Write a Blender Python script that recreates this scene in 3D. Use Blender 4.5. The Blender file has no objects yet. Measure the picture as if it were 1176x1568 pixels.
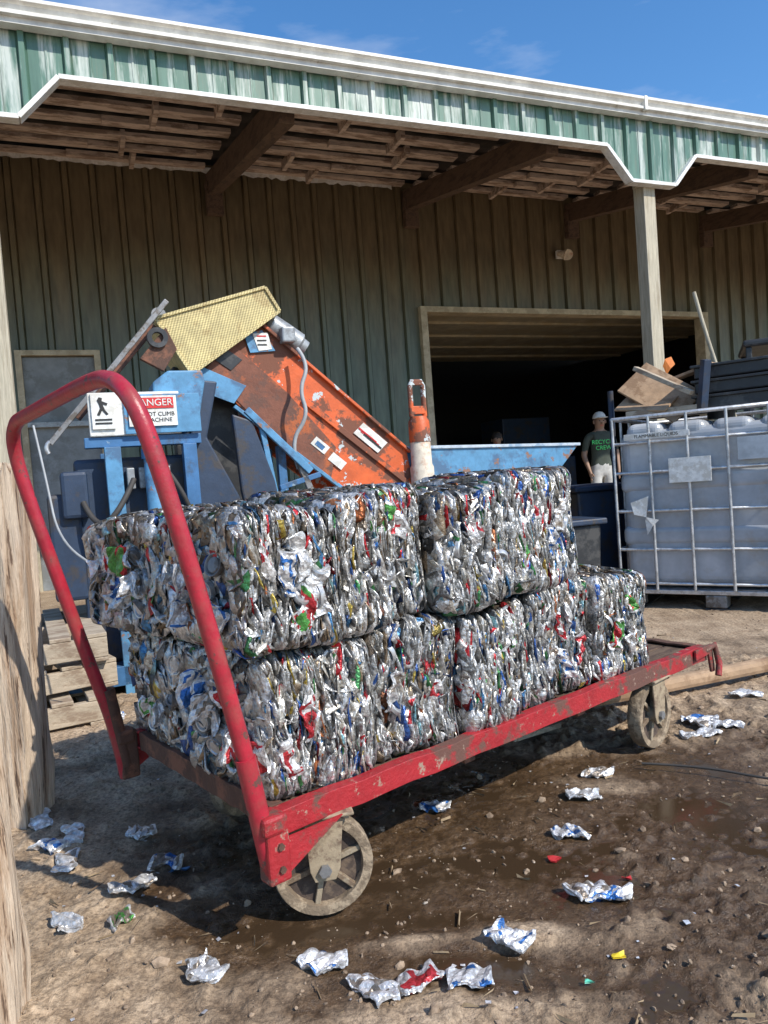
import bpy, math, random
import numpy as np
from mathutils import Vector, Matrix
random.seed(7); rng=np.random.default_rng(7)
scn=bpy.context.scene
col=bpy.context.collection
# ------------------------------------------------------------------ helpers
def link(o,parent=None):
    col.objects.link(o)
    if parent is not None: o.parent=parent
    return o
def empty(name,loc=(0,0,0),rz=0,parent=None):
    e=bpy.data.objects.new(name,None); e.location=loc; e.rotation_euler=(0,0,rz); e.empty_display_size=.2
    return link(e,parent)
def mesh(name,verts,faces,mat=None,parent=None,smooth=False,bevel=0,loc=None,rot=None):
    me=bpy.data.meshes.new(name); me.from_pydata([tuple(v) for v in verts],[],[tuple(f) for f in faces]); me.update()
    if mat: me.materials.append(mat)
    if smooth: me.polygons.foreach_set("use_smooth",[True]*len(me.polygons))
    o=bpy.data.objects.new(name,me); link(o,parent)
    if loc: o.location=loc
    if rot: o.rotation_euler=rot
    if bevel:
        b=o.modifiers.new("b",'BEVEL'); b.width=bevel; b.segments=2; b.limit_method='ANGLE'
    return o
BF=[(0,3,2,1),(4,5,6,7),(0,1,5,4),(1,2,6,5),(2,3,7,6),(3,0,4,7)]
def box(name,x0,x1,y0,y1,z0,z1,mat,parent=None,bevel=.003,loc=None,rot=None):
    v=[(x0,y0,z0),(x1,y0,z0),(x1,y1,z0),(x0,y1,z0),(x0,y0,z1),(x1,y0,z1),(x1,y1,z1),(x0,y1,z1)]
    return mesh(name,v,BF,mat,parent,bevel=bevel,loc=loc,rot=rot)
def bar(name,a,b,w,h,mat,parent=None,bevel=.003,up=(0,0,1)):
    a=Vector(a);b=Vector(b);d=(b-a).normalized();u=Vector(up)
    s=d.cross(u)
    if s.length<1e-3: s=d.cross(Vector((0,1,0)))
    s.normalize();u=s.cross(d).normalized()
    v=[]
    for p in (a,b):
        for i,j in((-1,-1),(1,-1),(1,1),(-1,1)): v.append(p+s*i*w/2+u*j*h/2)
    return mesh(name,v,[(0,3,2,1),(4,5,6,7),(0,1,5,4),(1,2,6,5),(2,3,7,6),(3,0,4,7)],mat,parent,bevel=bevel)
def prism(name,poly,d0,d1,mat,parent=None,bevel=.004):
    n=len(poly); v=[(s,d0,z) for s,z in poly]+[(s,d1,z) for s,z in poly]
    f=[tuple(range(n)),tuple(range(2*n-1,n-1,-1))]+[(i,i+n,(i+1)%n+n,(i+1)%n) for i in range(n)]
    return mesh(name,v,f,mat,parent,bevel=bevel)
def tube(name,pts,r,mat,parent=None,smooth=True,res=6):
    c=bpy.data.curves.new(name,'CURVE'); c.dimensions='3D'; c.bevel_depth=r; c.bevel_resolution=3; c.use_fill_caps=True
    if smooth:
        sp=c.splines.new('NURBS'); sp.points.add(len(pts)-1)
        for q,p in zip(sp.points,pts): q.co=(*p,1)
        sp.order_u=3; sp.use_endpoint_u=True; sp.resolution_u=res
    else:
        sp=c.splines.new('POLY'); sp.points.add(len(pts)-1)
        for q,p in zip(sp.points,pts): q.co=(*p,1)
    c.materials.append(mat)
    return link(bpy.data.objects.new(name,c),parent)
def lathe(name,prof,mat,parent=None,seg=32,loc=(0,0,0),rot=(0,0,0),closed=False):
    v=[];f=[];n=len(prof)
    for i in range(seg):
        a=2*math.pi*i/seg
        for r,z in prof: v.append((r*math.cos(a),r*math.sin(a),z))
    for i in range(seg):
        j=(i+1)%seg
        for k in range(n if closed else n-1):
            l=(k+1)%n
            f.append((i*n+k,j*n+k,j*n+l,i*n+l))
    o=mesh(name,v,f,mat,parent,smooth=True,loc=loc,rot=rot)
    e=o.modifiers.new("e",'EDGE_SPLIT'); e.split_angle=math.radians(35)
    return o
def mat(name,c1,c2=None,scale=5,lo=.5,hi=.58,rough=.6,metal=0,bump=.15,bscale=60,c3=None,scale3=20,lo3=.6,hi3=.66,var=.25,stretch=(1,1,1),rough2=None,spec=.5):
    m=bpy.data.materials.new(name); m.use_nodes=True; nt=m.node_tree; N=nt.nodes; L=nt.links
    bs=N["Principled BSDF"]; bs.inputs["Metallic"].default_value=metal; bs.inputs["Roughness"].default_value=rough
    bs.inputs["Specular IOR Level"].default_value=spec
    tc=N.new("ShaderNodeTexCoord"); mp=N.new("ShaderNodeMapping"); mp.inputs["Scale"].default_value=stretch
    L.new(tc.outputs["Object"],mp.inputs[0])
    def noise(s,det=4,ro=.65):
        n=N.new("ShaderNodeTexNoise"); n.inputs["Scale"].default_value=s; n.inputs["Detail"].default_value=det; n.inputs["Roughness"].default_value=ro
        L.new(mp.outputs[0],n.inputs["Vector"]); return n
    def ramp(src,a,b):
        r=N.new("ShaderNodeMapRange"); r.inputs["From Min"].default_value=a; r.inputs["From Max"].default_value=b
        L.new(src,r.inputs["Value"]); return r.outputs[0]
    def mix(fac,a,b,bt='MIX'):
        x=N.new("ShaderNodeMix"); x.data_type='RGBA'; x.blend_type=bt
        if isinstance(fac,float): x.inputs[0].default_value=fac
        else: L.new(fac,x.inputs[0])
        for i,v in((6,a),(7,b)):
            if isinstance(v,tuple): x.inputs[i].default_value=(*v[:3],1)
            else: L.new(v,x.inputs[i])
        return x.outputs[2]
    n0=noise(scale*2.3); v0=ramp(n0.outputs[0],.3,.7)
    dark=tuple(x*(1-var) for x in c1); lite=tuple(min(1,x*(1+var*.6)) for x in c1)
    c=mix(v0,dark,lite)
    if c2:
        n1=noise(scale,6,.7); f1=ramp(n1.outputs[0],lo,hi); c=mix(f1,c,c2)
        if rough2 is not None:
            rr=N.new("ShaderNodeMapRange"); rr.inputs["To Min"].default_value=rough; rr.inputs["To Max"].default_value=rough2
            L.new(f1,rr.inputs["Value"]); L.new(rr.outputs[0],bs.inputs["Roughness"])
    if c3:
        n2=noise(scale3,5,.7); c=mix(ramp(n2.outputs[0],lo3,hi3),c,c3)
    L.new(c,bs.inputs["Base Color"])
    if bump:
        b=N.new("ShaderNodeBump"); b.inputs["Strength"].default_value=bump; b.inputs["Distance"].default_value=.01
        nb=noise(bscale,3); L.new(nb.outputs[0],b.inputs["Height"]); L.new(b.outputs[0],bs.inputs["Normal"])
    return m
def text(name,s,size,loc,mat_,parent,rot=(math.pi/2,0,0)):
    c=bpy.data.curves.new(name,'FONT'); c.body=s; c.size=size; c.extrude=.0005; c.align_x='CENTER'; c.align_y='CENTER'; c.materials.append(mat_)
    o=bpy.data.objects.new(name,c); o.location=loc; o.rotation_euler=rot; return link(o,parent)
def vn(x,y,seed=0):
    xi=np.floor(x).astype(np.int64); yi=np.floor(y).astype(np.int64); fx=x-xi; fy=y-yi
    fx=fx*fx*(3-2*fx); fy=fy*fy*(3-2*fy)
    def h(a,b):
        n=(a*374761393+b*668265263+seed*1442695041)&0xffffffff
        n=((n^(n>>13))*1274126177)&0xffffffff; n=n^(n>>16); return (n&0xffff)/65535.
    return (h(xi,yi)*(1-fx)+h(xi+1,yi)*fx)*(1-fy)+(h(xi,yi+1)*(1-fx)+h(xi+1,yi+1)*fx)*fy
def fbm(x,y,seed=0,o=5,g=.5):
    s=0;a=1;t=0
    for i in range(o): s=s+a*vn(x*2**i,y*2**i,seed+i*17); t+=a; a*=g
    return s/t
# ------------------------------------------------------------------ camera
roll=math.atan(.075); pit=math.atan(49/1150)
f=Vector((0,math.cos(pit),-math.sin(pit))); r0=Vector((1,0,0)); u0=Vector((0,math.sin(pit),math.cos(pit)))
R=r0*math.cos(roll)-u0*math.sin(roll); U=u0*math.cos(roll)+r0*math.sin(roll)
cd=bpy.data.cameras.new("camera"); cam=bpy.data.objects.new("camera",cd); link(cam)
cam.matrix_world=Matrix(((R.x,U.x,-f.x,0),(R.y,U.y,-f.y,0),(R.z,U.z,-f.z,1.0),(0,0,0,1)))
cd.sensor_fit='VERTICAL'; cd.sensor_height=24; cd.lens=24*1150/1568; cd.clip_end=2000; cd.clip_start=.05
scn.camera=cam
# ------------------------------------------------------------------ light
el=math.radians(42); sd=Vector((.78,-.62,0)).normalized()
sv=Vector((sd.x*math.cos(el),sd.y*math.cos(el),math.sin(el)))
sl=bpy.data.lights.new("sun",'SUN'); sl.energy=5.0; sl.angle=math.radians(.53); sl.color=(1,.94,.85)
so=link(bpy.data.objects.new("sun",sl)); so.rotation_euler=sv.to_track_quat('Z','Y').to_euler(); so.location=(5,-5,10)
w=bpy.data.worlds.new("World"); scn.world=w; w.use_nodes=True; nt=w.node_tree; N=nt.nodes; L=nt.links
bg=N["Background"]; sk=N.new("ShaderNodeTexSky"); sk.sky_type='NISHITA'; sk.sun_disc=False; sk.sun_elevation=el
sk.sun_rotation=math.atan2(sd.x,sd.y); sk.altitude=0; sk.air_density=1.0; sk.dust_density=.4; sk.ozone_density=3.5
tc=N.new("ShaderNodeTexCoord"); mp=N.new("ShaderNodeMapping"); mp.inputs["Scale"].default_value=(1.5,3,6); mp.inputs["Rotation"].default_value=(0,.3,.5); mp.inputs["Location"].default_value=(.35,.2,.1)
no=N.new("ShaderNodeTexNoise"); no.inputs["Scale"].default_value=2.0; no.inputs["Detail"].default_value=7; no.inputs["Roughness"].default_value=.55
mr=N.new("ShaderNodeMapRange"); mr.inputs["From Min"].default_value=.53; mr.inputs["From Max"].default_value=.98
mx=N.new("ShaderNodeMix"); mx.data_type='RGBA'; mx.inputs[7].default_value=(6,6.5,7.5,1)
L.new(tc.outputs["Generated"],mp.inputs[0]); L.new(mp.outputs[0],no.inputs["Vector"]); L.new(no.outputs[0],mr.inputs["Value"]); L.new(mr.outputs[0],mx.inputs[0])
hs=N.new("ShaderNodeHueSaturation"); hs.inputs["Saturation"].default_value=1.22; hs.inputs["Value"].default_value=1.5; L.new(sk.outputs[0],hs.inputs["Color"])
L.new(hs.outputs[0],mx.inputs[6]); L.new(mx.outputs[2],bg.inputs[0]); bg.inputs[1].default_value=.14
scn.view_settings.view_transform='Standard'; scn.view_settings.look='None'; scn.view_settings.exposure=0
# ------------------------------------------------------------------ materials
M_red=mat("red_paint",(.36,.02,.026),(.13,.06,.045),scale=6,lo=.50,hi=.56,rough=.5,c3=(.34,.24,.18),scale3=20,lo3=.60,hi3=.65,bump=.3,bscale=90,rough2=.85)
M_redpipe=mat("red_pipe_paint",(.40,.02,.038),(.30,.06,.055),scale=11,lo=.47,hi=.68,rough=.36,c3=(.12,.06,.05),scale3=30,lo3=.60,hi3=.63,bump=.12,bscale=120)
M_rust=mat("rusty_steel",(.10,.05,.033),(.2,.085,.05),scale=8,rough=.8,bump=.3)
M_deck=mat("deck_wood",(.15,.10,.065),(.08,.05,.035),scale=6,rough=.85,bump=.4,stretch=(1,6,6))
M_wheel=mat("wheel_dusty",(.32,.26,.18),(.16,.11,.07),scale=14,rough=.85,bump=.35)
M_wdark=mat("wheel_gap_shade",(.07,.05,.04),(.14,.10,.07),scale=14,rough=.9,bump=.3)
M_fork=mat("caster_steel_dusty",(.34,.27,.18),(.14,.09,.06),scale=12,rough=.65,bump=.2)
M_tread=mat("wheel_tread",(.2,.15,.1),(.36,.28,.19),scale=20,rough=.9,bump=.5)
M_post=mat("weathered_wood",(.58,.46,.34),(.36,.24,.15),scale=4,lo=.47,hi=.6,rough=.85,bump=.9,bscale=22,stretch=(6,6,.5),c3=(.13,.08,.05),scale3=8,lo3=.57,hi3=.61)
M_post2=mat("column_wood",(.50,.45,.34),(.33,.28,.2),scale=5,lo=.5,hi=.65,rough=.85,bump=.4,stretch=(6,6,.4))
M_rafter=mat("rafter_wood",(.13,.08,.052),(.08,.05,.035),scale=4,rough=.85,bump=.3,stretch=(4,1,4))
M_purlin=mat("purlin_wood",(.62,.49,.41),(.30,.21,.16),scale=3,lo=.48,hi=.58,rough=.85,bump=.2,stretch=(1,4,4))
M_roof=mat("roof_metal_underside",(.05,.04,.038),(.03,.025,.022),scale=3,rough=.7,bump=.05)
M_trim=mat("cream_trim",(.74,.72,.66),(.58,.55,.48),scale=3,lo=.5,hi=.7,rough=.45,bump=.03,c3=(.35,.3,.22),scale3=12,lo3=.64,hi3=.75)
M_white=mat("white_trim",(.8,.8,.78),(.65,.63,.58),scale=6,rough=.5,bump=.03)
M_fascia=mat("green_metal_siding",(.10,.195,.145),(.50,.55,.50),scale=1.6,lo=.49,hi=.61,rough=.33,bump=.04,stretch=(4,4,.35),c3=(.15,.18,.13),scale3=8,lo3=.55,hi3=.75)  # pale vertical streaks paint white reflections into the green
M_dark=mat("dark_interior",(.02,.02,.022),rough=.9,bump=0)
M_ceil=mat("interior_ceiling",(.85,.76,.55),(.75,.64,.42),scale=1.5,rough=.8,bump=.05)
M_grey=mat("grey_door",(.22,.24,.25),(.16,.17,.17),scale=3,rough=.6,bump=.05)
M_frame=mat("tan_door_frame",(.46,.40,.28),(.33,.28,.19),scale=4,rough=.7,bump=.08)
M_orange=mat("orange_paint",(.64,.115,.025),(.19,.075,.045),scale=3.6,lo=.475,hi=.51,rough=.5,c3=(.5,.56,.56),scale3=6,lo3=.60,hi3=.61,bump=.15,rough2=.85)
M_blue=mat("blue_paint",(.05,.16,.34),(.05,.09,.15),scale=5,lo=.52,hi=.6,rough=.5,c3=(.3,.4,.45),scale3=14,lo3=.62,hi3=.67,bump=.08)
M_lblue=mat("light_blue_paint",(.10,.28,.47),(.07,.15,.26),scale=6,lo=.5,hi=.6,rough=.5,bump=.08,c3=(.26,.14,.09),scale3=10,lo3=.59,hi3=.63)
M_navy=mat("navy_steel",(.025,.045,.085),(.05,.045,.045),scale=5,rough=.55,bump=.1)
M_motor=mat("motor_grey",(.33,.35,.36),(.2,.2,.2),scale=8,rough=.45,metal=.3)
M_steel=mat("galvanised_steel",(.58,.59,.60),(.40,.40,.40),scale=15,rough=.4,metal=.6,bump=.05)
M_dsteel=mat("dull_steel",(.25,.25,.25),(.14,.12,.1),scale=15,rough=.5,metal=.4,bump=.05)
M_label=mat("label_white",(.78,.78,.74),(.6,.58,.52),scale=14,rough=.6,bump=.02)
M_lred=mat("label_red",(.6,.03,.03),rough=.5,bump=0); M_ink=mat("label_ink",(.02,.02,.02),rough=.6,bump=0)
M_tank=mat("translucent_plastic",(.52,.54,.57),(.27,.30,.33),scale=1.2,lo=.36,hi=.66,rough=.26,bump=.22,bscale=5,c3=(.34,.30,.24),scale3=4,lo3=.54,hi3=.8)
M_black=mat("black_plastic",(.025,.027,.03),(.06,.06,.06),scale=8,rough=.45,bump=.04)
M_board=mat("plywood",(.42,.28,.17),(.26,.16,.09),scale=6,rough=.8,bump=.2)
M_pallet=mat("pallet_wood",(.46,.38,.28),(.27,.2,.14),scale=5,rough=.85,bump=.3,stretch=(1,3,3))
M_cream=mat("cream_pipe",(.66,.58,.46),(.5,.34,.24),scale=10,rough=.6,bump=.06)
M_cable=mat("cable_grey",(.35,.36,.36),rough=.5,bump=0)
M_hose=mat("cable_dark",(.05,.045,.04),rough=.7,bump=0)
M_guard=mat("yellow_mesh_guard",(.72,.60,.28),(.5,.38,.16),scale=7,lo=.55,hi=.65,rough=.5,bump=0)
nt=M_guard.node_tree;N=nt.nodes;L=nt.links;bs=N["Principled BSDF"]
tc=N.new("ShaderNodeTexCoord");mp=N.new("ShaderNodeMapping");mp.inputs["Rotation"].default_value=(0,math.radians(33),0);mp.inputs["Scale"].default_value=(95,95,150)
ck=N.new("ShaderNodeTexChecker");ck.inputs["Scale"].default_value=1;ck.inputs[1].default_value=(1,1,1,1);ck.inputs[2].default_value=(.45,.42,.36,1)
L.new(tc.outputs["Object"],mp.inputs[0]);L.new(mp.outputs[0],ck.inputs[0])
mx=N.new("ShaderNodeMix");mx.data_type='RGBA';mx.blend_type='MULTIPLY';mx.inputs[0].default_value=1
src=bs.inputs["Base Color"].links[0].from_socket;L.new(src,mx.inputs[6]);L.new(ck.outputs[0],mx.inputs[7]);L.new(mx.outputs[2],bs.inputs["Base Color"])
M_wall=bpy.data.materials.new("brown_green_siding");M_wall.use_nodes=True;nt=M_wall.node_tree;N=nt.nodes;L=nt.links;bs=N["Principled BSDF"];bs.inputs["Roughness"].default_value=.42
tc=N.new("ShaderNodeTexCoord");sp=N.new("ShaderNodeSeparateXYZ");L.new(tc.outputs["Object"],sp.inputs[0])
no=N.new("ShaderNodeTexNoise");no.inputs["Scale"].default_value=.9;no.inputs["Detail"].default_value=5
mp=N.new("ShaderNodeMapping");mp.inputs["Scale"].default_value=(3,3,.5);L.new(tc.outputs["Object"],mp.inputs[0]);L.new(mp.outputs[0],no.inputs["Vector"])
ad=N.new("ShaderNodeMath");ad.operation='MULTIPLY_ADD';ad.inputs[1].default_value=2.6;L.new(no.outputs[0],ad.inputs[0]);L.new(sp.outputs[2],ad.inputs[2])
mr=N.new("ShaderNodeMapRange");mr.inputs["From Min"].default_value=3.5;mr.inputs["From Max"].default_value=5.6;L.new(ad.outputs[0],mr.inputs["Value"])
mx=N.new("ShaderNodeMix");mx.data_type='RGBA';mx.inputs[6].default_value=(.095,.13,.095,1);mx.inputs[7].default_value=(.17,.128,.072,1);L.new(mr.outputs[0],mx.inputs[0])
n2=N.new("ShaderNodeTexNoise");n2.inputs["Scale"].default_value=7;n2.inputs["Detail"].default_value=6;L.new(mp.outputs[0],n2.inputs["Vector"])
m2=N.new("ShaderNodeMapRange");m2.inputs["From Min"].default_value=.3;m2.inputs["From Max"].default_value=.7;m2.inputs["To Min"].default_value=.72;m2.inputs["To Max"].default_value=1.15;L.new(n2.outputs[0],m2.inputs["Value"])
vm=N.new("ShaderNodeVectorMath");vm.operation='SCALE';L.new(mx.outputs[2],vm.inputs[0]);L.new(m2.outputs[0],vm.inputs[3]);L.new(vm.outputs[0],bs.inputs["Base Color"])
def canmat(name,metal,rough):
    m=bpy.data.materials.new(name);m.use_nodes=True;nt=m.node_tree;N=nt.nodes;L=nt.links;bs=N["Principled BSDF"]
    at=N.new("ShaderNodeAttribute");at.attribute_name="tint"
    tc=N.new("ShaderNodeTexCoord");no=N.new("ShaderNodeTexNoise");no.inputs["Scale"].default_value=75;no.inputs["Detail"].default_value=3;L.new(tc.outputs["Object"],no.inputs["Vector"])
    mr=N.new("ShaderNodeMapRange");mr.inputs["From Min"].default_value=.35;mr.inputs["From Max"].default_value=.65;mr.inputs["To Min"].default_value=.55;mr.inputs["To Max"].default_value=1.08;L.new(no.outputs[0],mr.inputs["Value"])
    vm=N.new("ShaderNodeVectorMath");vm.operation='SCALE';L.new(at.outputs["Color"],vm.inputs[0]);L.new(mr.outputs[0],vm.inputs[3]);L.new(vm.outputs[0],bs.inputs["Base Color"])
    bs.inputs["Metallic"].default_value=metal;bs.inputs["Roughness"].default_value=rough
    nb=N.new("ShaderNodeTexNoise");nb.inputs["Scale"].default_value=110;nb.inputs["Detail"].default_value=2;L.new(tc.outputs["Object"],nb.inputs["Vector"])
    bu=N.new("ShaderNodeBump");bu.inputs["Strength"].default_value=.7;bu.inputs["Distance"].default_value=.006;L.new(nb.outputs[0],bu.inputs["Height"]);L.new(bu.outputs[0],bs.inputs["Normal"])
    return m
M_can=canmat("crushed_aluminium",.62,.38); M_can2=canmat("loose_can_aluminium",.45,.38)
M_core=mat("bale_core",(.05,.047,.045),(.025,.023,.022),scale=40,rough=.6,metal=.2,bump=.6,bscale=60)
# ------------------------------------------------------------------ ground
def axis(lo,hi,step,far):
    a=list(np.arange(lo,hi,step)); s=step;x=hi; up=[]
    while x<far: up.append(x); s*=1.16; x+=s
    up.append(far); s=step;x=lo; dn=[]
    while x>-far: s*=1.16; x-=s; dn.append(max(x,-far))
    return np.array(dn[::-1]+a+up)
xs=axis(-1.6,2.1,.0075,600); ys=axis(1.15,3.6,.008,600)
GX,GY=np.meshgrid(xs,ys)
near=np.exp(-((np.hypot(GX-.2,GY-2.5)/7)**2))
def ga(cx,cy,sx,sy,a=1,rot=0):
    dx=GX-cx;dy=GY-cy;c,s=math.cos(rot),math.sin(rot);u=dx*c+dy*s;v=-dx*s+dy*c
    return a*np.exp(-(u/sx)**2-(v/sy)**2)
wet=ga(.05,2.02,.34,.26,1.1)+ga(.27,1.78,.26,.17,1.15)+ga(.12,1.50,.28,.10,.8)+ga(.85,2.05,.55,.19,1.15)+ga(.35,2.38,.5,.22,.9)+ga(-.58,2.0,.3,.2,.8)+ga(-.42,1.66,.24,.11,.9)+ga(-.1,1.74,.27,.12,1.0)+ga(1.0,2.5,.5,.25,.7)+ga(.75,1.65,.4,.22,.85)+ga(-.3,1.38,.22,.1,.5)+ga(.55,1.36,.35,.14,.7)
wet=wet-ga(.22,1.585,.09,.05,1.1)-ga(-.75,1.53,.2,.25,.7)-ga(.62,2.30,.18,.08,.8)-ga(.52,1.88,.12,.05,.7)-ga(.0,1.60,.14,.035,.8)-ga(.2,1.36,.14,.06,.7)
big=fbm(GX*2.2,GY*2.2,3,3)-.5; mid=fbm(GX*8,GY*8,11,4,.55)-.5; fine=fbm(GX*34,GY*34,51,4,.65)-.5
rough_=np.clip(fbm(GX*1.8,GY*1.8,77,2)*2.4-.4,0.3,1.3)+ga(.8,1.6,.45,.45,.35)
clod=np.clip(fbm(GX*30,GY*30,41,3)-.54,0,1)
H=big*.024+mid*.026*rough_+fine*.018*rough_+clod*.052*rough_
rx=(GX-.62)*.8+(GY-1.5)*.6
H+=ga(.76,1.48,.22,.25,1)*(.010*np.abs(np.sin(rx*70+fbm(GX*8,GY*8,9,3)*5)))
H-=np.clip(wet,0,1.1)*.013
damp=np.clip(wet*1.6+(fbm(GX*5,GY*5,5,5,.6)-.5)*2.2-mid*1.4+.03,0,1.25)
lvl=-.0125
w2=wet+(fbm(GX*3,GY*3,23,3)-.5)*1.0
pm=np.clip((lvl+.001-H)/.003,0,1)*np.clip((w2-.42)/.10,0,1)
H=np.where((H<lvl)&(w2>.42),lvl,H)
H=H*near
ny,nx=GX.shape
V=np.stack([GX,GY,H],-1).reshape(-1,3)
idx=np.arange(nx*ny).reshape(ny,nx)
F=np.stack([idx[:-1,:-1],idx[:-1,1:],idx[1:,1:],idx[1:,:-1]],-1).reshape(-1,4)
me=bpy.data.meshes.new("ground"); me.vertices.add(len(V)); me.vertices.foreach_set("co",V.ravel().astype(np.float32))
me.loops.add(F.size); me.loops.foreach_set("vertex_index",F.ravel().astype(np.int32)); me.polygons.add(len(F))
me.polygons.foreach_set("loop_start",np.arange(0,F.size,4,dtype=np.int32)); me.polygons.foreach_set("loop_total",np.full(len(F),4,dtype=np.int32))
me.polygons.foreach_set("use_smooth",np.ones(len(F),bool)); me.update(); me.validate()
for nm,arr in(("damp",damp),("pud",pm)):
    a=me.attributes.new(nm,'FLOAT','POINT'); a.data.foreach_set("value",arr.ravel().astype(np.float32))
G=bpy.data.materials.new("muddy_dirt");G.use_nodes=True;nt=G.node_tree;N=nt.nodes;L=nt.links;bs=N["Principled BSDF"]
ad=N.new("ShaderNodeAttribute");ad.attribute_name="damp";ap=N.new("ShaderNodeAttribute");ap.attribute_name="pud"
tc=N.new("ShaderNodeTexCoord")
def nz(s,d=5,r=.7):
    n=N.new("ShaderNodeTexNoise");n.inputs["Scale"].default_value=s;n.inputs["Detail"].default_value=d;n.inputs["Roughness"].default_value=r;L.new(tc.outputs["Object"],n.inputs["Vector"]);return n.outputs[0]
cr=N.new("ShaderNodeValToRGB");L.new(nz(7),cr.inputs[0]);e=cr.color_ramp.elements
e[0].position=.3;e[0].color=(.32,.225,.14,1);e[1].position=.7;e[1].color=(.58,.45,.315,1)
cr2=N.new("ShaderNodeValToRGB");L.new(nz(75,4),cr2.inputs[0]);e=cr2.color_ramp.elements;e[0].position=.36;e[0].color=(.48,.46,.44,1);e[1].position=.6;e[1].color=(1.1,1.08,1.05,1)
def mixn(bt,fac,a,b):
    x=N.new("ShaderNodeMix");x.data_type='RGBA';x.blend_type=bt
    if isinstance(fac,(int,float)):x.inputs[0].default_value=fac
    else:L.new(fac,x.inputs[0])
    for i,v in((6,a),(7,b)):
        if isinstance(v,tuple):x.inputs[i].default_value=(*v,1)
        else:L.new(v,x.inputs[i])
    return x.outputs[2]
dry=mixn('MULTIPLY',1.,cr.outputs[0],cr2.outputs[0])
c=mixn('MIX',ad.outputs["Fac"],dry,mixn('MULTIPLY',1.,dry,(.25,.205,.16)))
c=mixn('MIX',ap.outputs["Fac"],c,(.05,.031,.017))
L.new(c,bs.inputs["Base Color"])
m1=N.new("ShaderNodeMapRange");m1.inputs["From Min"].default_value=.3;m1.inputs["From Max"].default_value=1.2;m1.inputs["To Min"].default_value=.95;m1.inputs["To Max"].default_value=.30;L.new(ad.outputs["Fac"],m1.inputs["Value"])
m3=N.new("ShaderNodeMix");m3.data_type='FLOAT';L.new(ap.outputs["Fac"],m3.inputs[0]);L.new(m1.outputs[0],m3.inputs[2]);m3.inputs[3].default_value=.05;L.new(m3.outputs[0],bs.inputs["Roughness"])
bu=N.new("ShaderNodeBump");bu.inputs["Distance"].default_value=.007
m4=N.new("ShaderNodeMapRange");m4.inputs["To Min"].default_value=.9;m4.inputs["To Max"].default_value=.04;L.new(ap.outputs["Fac"],m4.inputs["Value"]);L.new(m4.outputs[0],bu.inputs["Strength"])
L.new(nz(130,4,.7),bu.inputs["Height"]);L.new(bu.outputs[0],bs.inputs["Normal"])
me.materials.append(G); link(bpy.data.objects.new("ground",me))
def gh(x,y):
    i=int(np.clip(np.searchsorted(xs,x),0,nx-1));j=int(np.clip(np.searchsorted(ys,y),0,ny-1));return float(H[j,i])
ico=[(0,0,1)]+[(.89*math.cos(a*1.2566),.89*math.sin(a*1.2566),.45) for a in range(5)]+[(.89*math.cos(a*1.2566+.628),.89*math.sin(a*1.2566+.628),-.45) for a in range(5)]+[(0,0,-1)]
icf=[(0,i+1,(i+1)%5+1) for i in range(5)]+[(i+1,i+6,(i+1)%5+1) for i in range(5)]+[((i+1)%5+1,i+6,(i+1)%5+6) for i in range(5)]+[(11,(i+1)%5+6,i+6) for i in range(5)]
pv=[];pf=[]
for k in range(6000):
    y=1.15+3.6*random.random()**1.5; x=(-.75+1.6*random.random())*y+.05
    s=.0012+.006*random.random()**4
    if random.random()<.014: s=.008+.008*random.random()
    z=gh(x,y); R3=Matrix.Rotation(random.random()*6.28,3,Vector((random.random(),random.random(),random.random()+.1)).normalized())
    sc=(s*random.uniform(.8,1.5),s,s*random.uniform(.4,.9)); b=len(pv)
    for q in ico:
        q=R3@Vector((q[0]*sc[0]*random.uniform(.7,1.25),q[1]*sc[1]*random.uniform(.8,1.2),q[2]*sc[2])); pv.append((x+q.x,y+q.y,z+q.z+s*.05))
    pf+= [(a+b,c_+b,d+b) for a,c_,d in icf]
M_peb=mat("pebbles",(.34,.25,.17),(.17,.12,.08),scale=9,lo=.45,hi=.55,rough=.85,bump=.3,c3=(.5,.43,.35),scale3=25,lo3=.62,hi3=.64)
mesh("gravel",pv,pf,M_peb)
def flakes(name,n,smin,smax,aspect,m,seed):
    g=random.Random(seed); v=[];fc=[]
    for k in range(n):
        y=1.2+3.*g.random()**1.3; x=(-.7+1.5*g.random())*y
        s=g.uniform(smin,smax); a=g.uniform(0,6.28); c,s_=math.cos(a),math.sin(a); z=gh(x,y)+.002; b=len(v)
        for (u,w_) in((-1,-1),(1,-1),(1,1),(-1,1)):
            uu=u*s*g.uniform(.6,1.2);ww=w_*s*aspect*g.uniform(.6,1.2); v.append((x+uu*c-ww*s_,y+uu*s_+ww*c,z+g.uniform(0,s*.5)))
        fc.append((b,b+1,b+2));fc.append((b,b+2,b+3))
    mesh(name,v,fc,m)
flakes("foil_scraps",190,.002,.007,.8,mat("foil",(.8,.8,.8),(.5,.5,.55),scale=30,rough=.35,metal=.5,bump=.2),3)
flakes("straw_debris",320,.008,.028,.06,mat("straw",(.3,.22,.13),(.12,.08,.05),scale=12,rough=.9,bump=0),4)
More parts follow.
